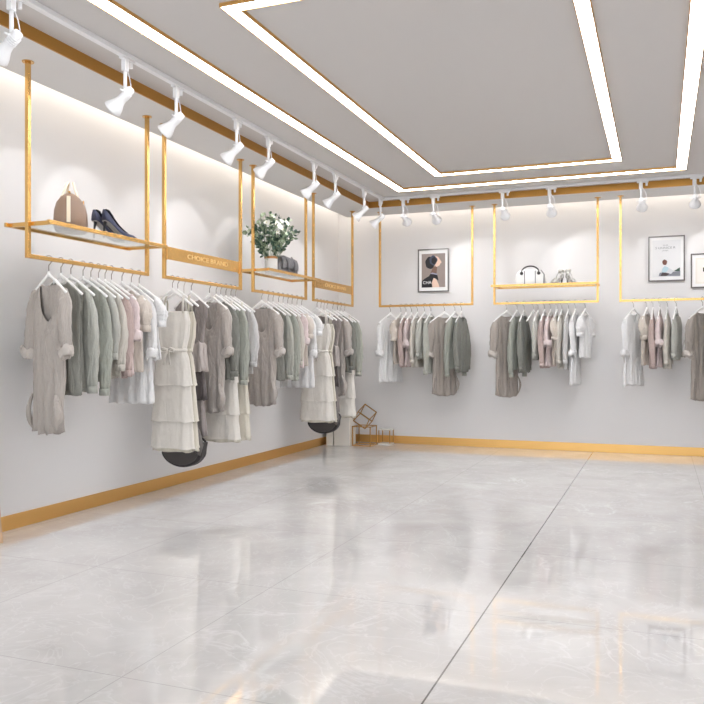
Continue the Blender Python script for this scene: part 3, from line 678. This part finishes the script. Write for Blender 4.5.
g = flat(t, 'figure_torso', [(X(0),Z(0)),(X(0),Z(.18)),(X(.12),Z(.26)),(X(.32),Z(.34)),(X(.40),Z(.44)),(X(.60),Z(.46)),(X(.68),Z(.34)),(X(.72),Z(.2)),(X(.62),Z(.24)),(X(.52),Z(0))], ink, 2)
flat(t, 'figure_neck', [(X(.38),Z(.42)),(X(.5),Z(.62)),(X(.66),Z(.6)),(X(.64),Z(.42))], mat('print_shadow_skin', (120,92,80), .6), 3)
flat(t, 'figure_face', [(X(.58),Z(.92)),(X(.70),Z(.90)),(X(.78),Z(.82)),(X(.86),Z(.73)),(X(.80),Z(.70)),(X(.76),Z(.64)),(X(.64),Z(.60)),(X(.56),Z(.66))], skin, 4)
flat(t, 'figure_hair', blob(X(.36), Z(.73), w_*.2, h_*.18, 24, .05), ink, 5)
flat(t, 'hair_bow', blob(X(.50), Z(.80), w_*.17, h_*.14, 20, .1, 1), inkb, 6)
flat(t, 'hair_knot', blob(X(.53), Z(.79), w_*.11, h_*.10, 20, .1, 2), ink, 7)
flat(t, 'figure_arm', [(X(.46),Z(.0)),(X(.44),Z(.15)),(X(.52),Z(.28)),(X(.62),Z(.24)),(X(.72),Z(.1)),(X(.76),Z(.0))], skin, 8)
flat(t, 'collar', [(X(.36),Z(.40)),(X(.45),Z(.44)),(X(.66),Z(.40)),(X(.67),Z(.36)),(X(.5),Z(.39))], mat('print_lilac', (150,150,170), .6), 9)
text_mesh('CHA', .055, mat('print_white', (236,234,236), .6), t, 'lettering', Matrix.Translation((X(.24), -.0225, Z(.14))) @ Matrix.Rotation(PI/2, 4, 'X'), .0008, w_*.36)

t, W, H = picture(-.130, .272, 2.055, 2.592, 'framed white poster of person with newspaper, left of two', .03, None, mat('brown_grey_frame', (98,92,90), .35, .4))
x0, x1, z0, z1 = -W+.045, W-.045, .05, H-.05; w_, h_ = x1-x0, z1-z0
flat(t, 'poster_print', [(x0,z0),(x1,z0),(x1,z1),(x0,z1)], mat('poster_paper', (228,228,229), .7), 1)
txt = mat('poster_ink', (120,120,124), .6)
for s_, sz, v, wd in (('THE', .018, .86, .06), ('S UNNICE R', .034, .79, .22), ('JOURNAL', .018, .715, .07)):
    text_mesh(s_, sz, txt, t, 'lettering', Matrix.Translation((X(.46), -.0162, Z(v))) @ Matrix.Rotation(PI/2, 4, 'X'), .0006, wd)
flat(t, 'printed_hair', blob(X(.44), Z(.40), w_*.085, h_*.075, 20, .06), mat('print_brown', (112,72,60), .6), 3)
flat(t, 'printed_jacket', [(X(.32),Z(.12)),(X(.36),Z(.24)),(X(.44),Z(.30)),(X(.56),Z(.26)),(X(.64),Z(.14))], mat('print_pale_blue', (178,204,214), .6), 2)
flat(t, 'printed_bench', [(X(.22),Z(.03)),(X(.26),Z(.12)),(X(.7),Z(.13)),(X(.98),Z(.16)),(X(.98),Z(.02))], mat('print_grey', (130,132,140), .6), 4)
flat(t, 'printed_newspaper', [(X(.48),Z(.12)),(X(.60),Z(.24)),(X(.76),Z(.16)),(X(.66),Z(.08))], mat('print_paper_grey', (206,208,212), .6), 5)
flat(t, 'printed_plant', [(X(.74),Z(.15)),(X(.84),Z(.19)),(X(.97),Z(.25)),(X(.97),Z(.15))], leafs[0], 6)
flat(t, 'printed_legs', [(X(.28),Z(.03)),(X(.36),Z(.13)),(X(.62),Z(.09)),(X(.5),Z(.03))], mat('print_dark', (70,58,60), .6), 7)

t, W, H = picture(.336, .736, 1.965, 2.367, 'small framed cream print, right of two at right edge', .03, None, MATS['brown_grey_frame'])
x0, x1, z0, z1 = -W+.05, W-.05, .05, H-.05; w_, h_ = x1-x0, z1-z0
flat(t, 'cream_print', [(x0,z0),(x1,z0),(x1,z1),(x0,z1)], mat('cream_paper', (232,226,216), .7), 1)
flat(t, 'inner_line', [(x0+.02,z0+.02),(x1-.02,z0+.02),(x1-.02,z1-.02),(x0+.02,z1-.02)], mat('cream_paper_light', (238,233,226), .7), 2)
flat(t, 'black_motif', [(X(.27),Z(.46)),(X(.73),Z(.46)),(X(.73),Z(.62)),(X(.27),Z(.62))], ink, 3)

# ------------------------------------------------------------------ floor display in the corner
tag(MB().box(-.11, .11, -.11, .11, 0, .40).build('display_block', marb, bevel=.004), 'pale veined marble block on floor in the corner', 'plinth').location = (-3.85, 9.62, 0)
tag(MB().box(-.045, .045, -.12, .12, 0, .36).build('display_block', marb, bevel=.004), 'narrow pale block squeezed between marble block and left wall', 'plinth').location = (-4.02, 9.62, 0)
def wire_cube(name, s, r=.006, m=dgold):
    mb = MB(); h = s/2
    for a in (-h, h):
        for b in (-h, h):
            mb.box(-h-r, h+r, a-r, a+r, b-r, b+r).box(a-r, a+r, -h-r, h+r, b-r, b+r).box(a-r, a+r, b-r, b+r, -h-r, h+r)
    return mb.build(name, m)
c1 = tag(wire_cube('wire_cube', .245), 'open gold wire cube standing upright on floor beside marble block', 'decoration', 'gold wire cubes'); c1.location = (-3.605, 9.70, .1285); c1.rotation_euler = (0,0,R_(0))
c2 = tag(wire_cube('wire_cube', .185, .0055), 'gold wire cube balanced tilted on top of another cube', 'decoration', 'gold wire cubes')
c2.location = (-3.60, 9.70, .251+.125); c2.rotation_euler = (R_(45), R_(35.3), R_(28))
t = thing('display_stand', 'small gold frame stand with white marble top, right of wire cubes', 'plinth', (-3.375, 9.90, 0), 0)
mb = MB(); 
for a in (-.075, .075):
    for b in (-.075, .075): mb.box(a-.006, a+.006, b-.006, b+.006, .02, .19)
mb.build('frame', dgold, t); MB().box(-.083,.083,-.083,.083,.19,.208).build('top_slab', marb, t, bevel=.002); MB().box(-.083,.083,-.083,.083,0,.02).build('bottom_slab', marb, t, bevel=.002)

# leaning wooden framed mirror at left edge
t = thing('floor_mirror', 'pale wood framed floor mirror leaning at left wall, at left edge', 'mirror', (-3.875, 3.86, 0), 0)
M = Matrix.Rotation(-.115, 4, 'Y'); 
MB().box(-.035, 0, -.05, 0, 0, 1.9, M).box(-.035, 0, -.75, -.70, 0, 1.9, M).box(-.035, 0, -.70, -.05, 0, .05, M).box(-.035, 0, -.70, -.05, 1.85, 1.9, M).build('frame', wood, t, bevel=.003)
MB().box(-.022, -.014, -.70, -.05, .05, 1.85, M).build('mirror_glass', mat('mirror_silver', (240,242,242), .02, 1), t)
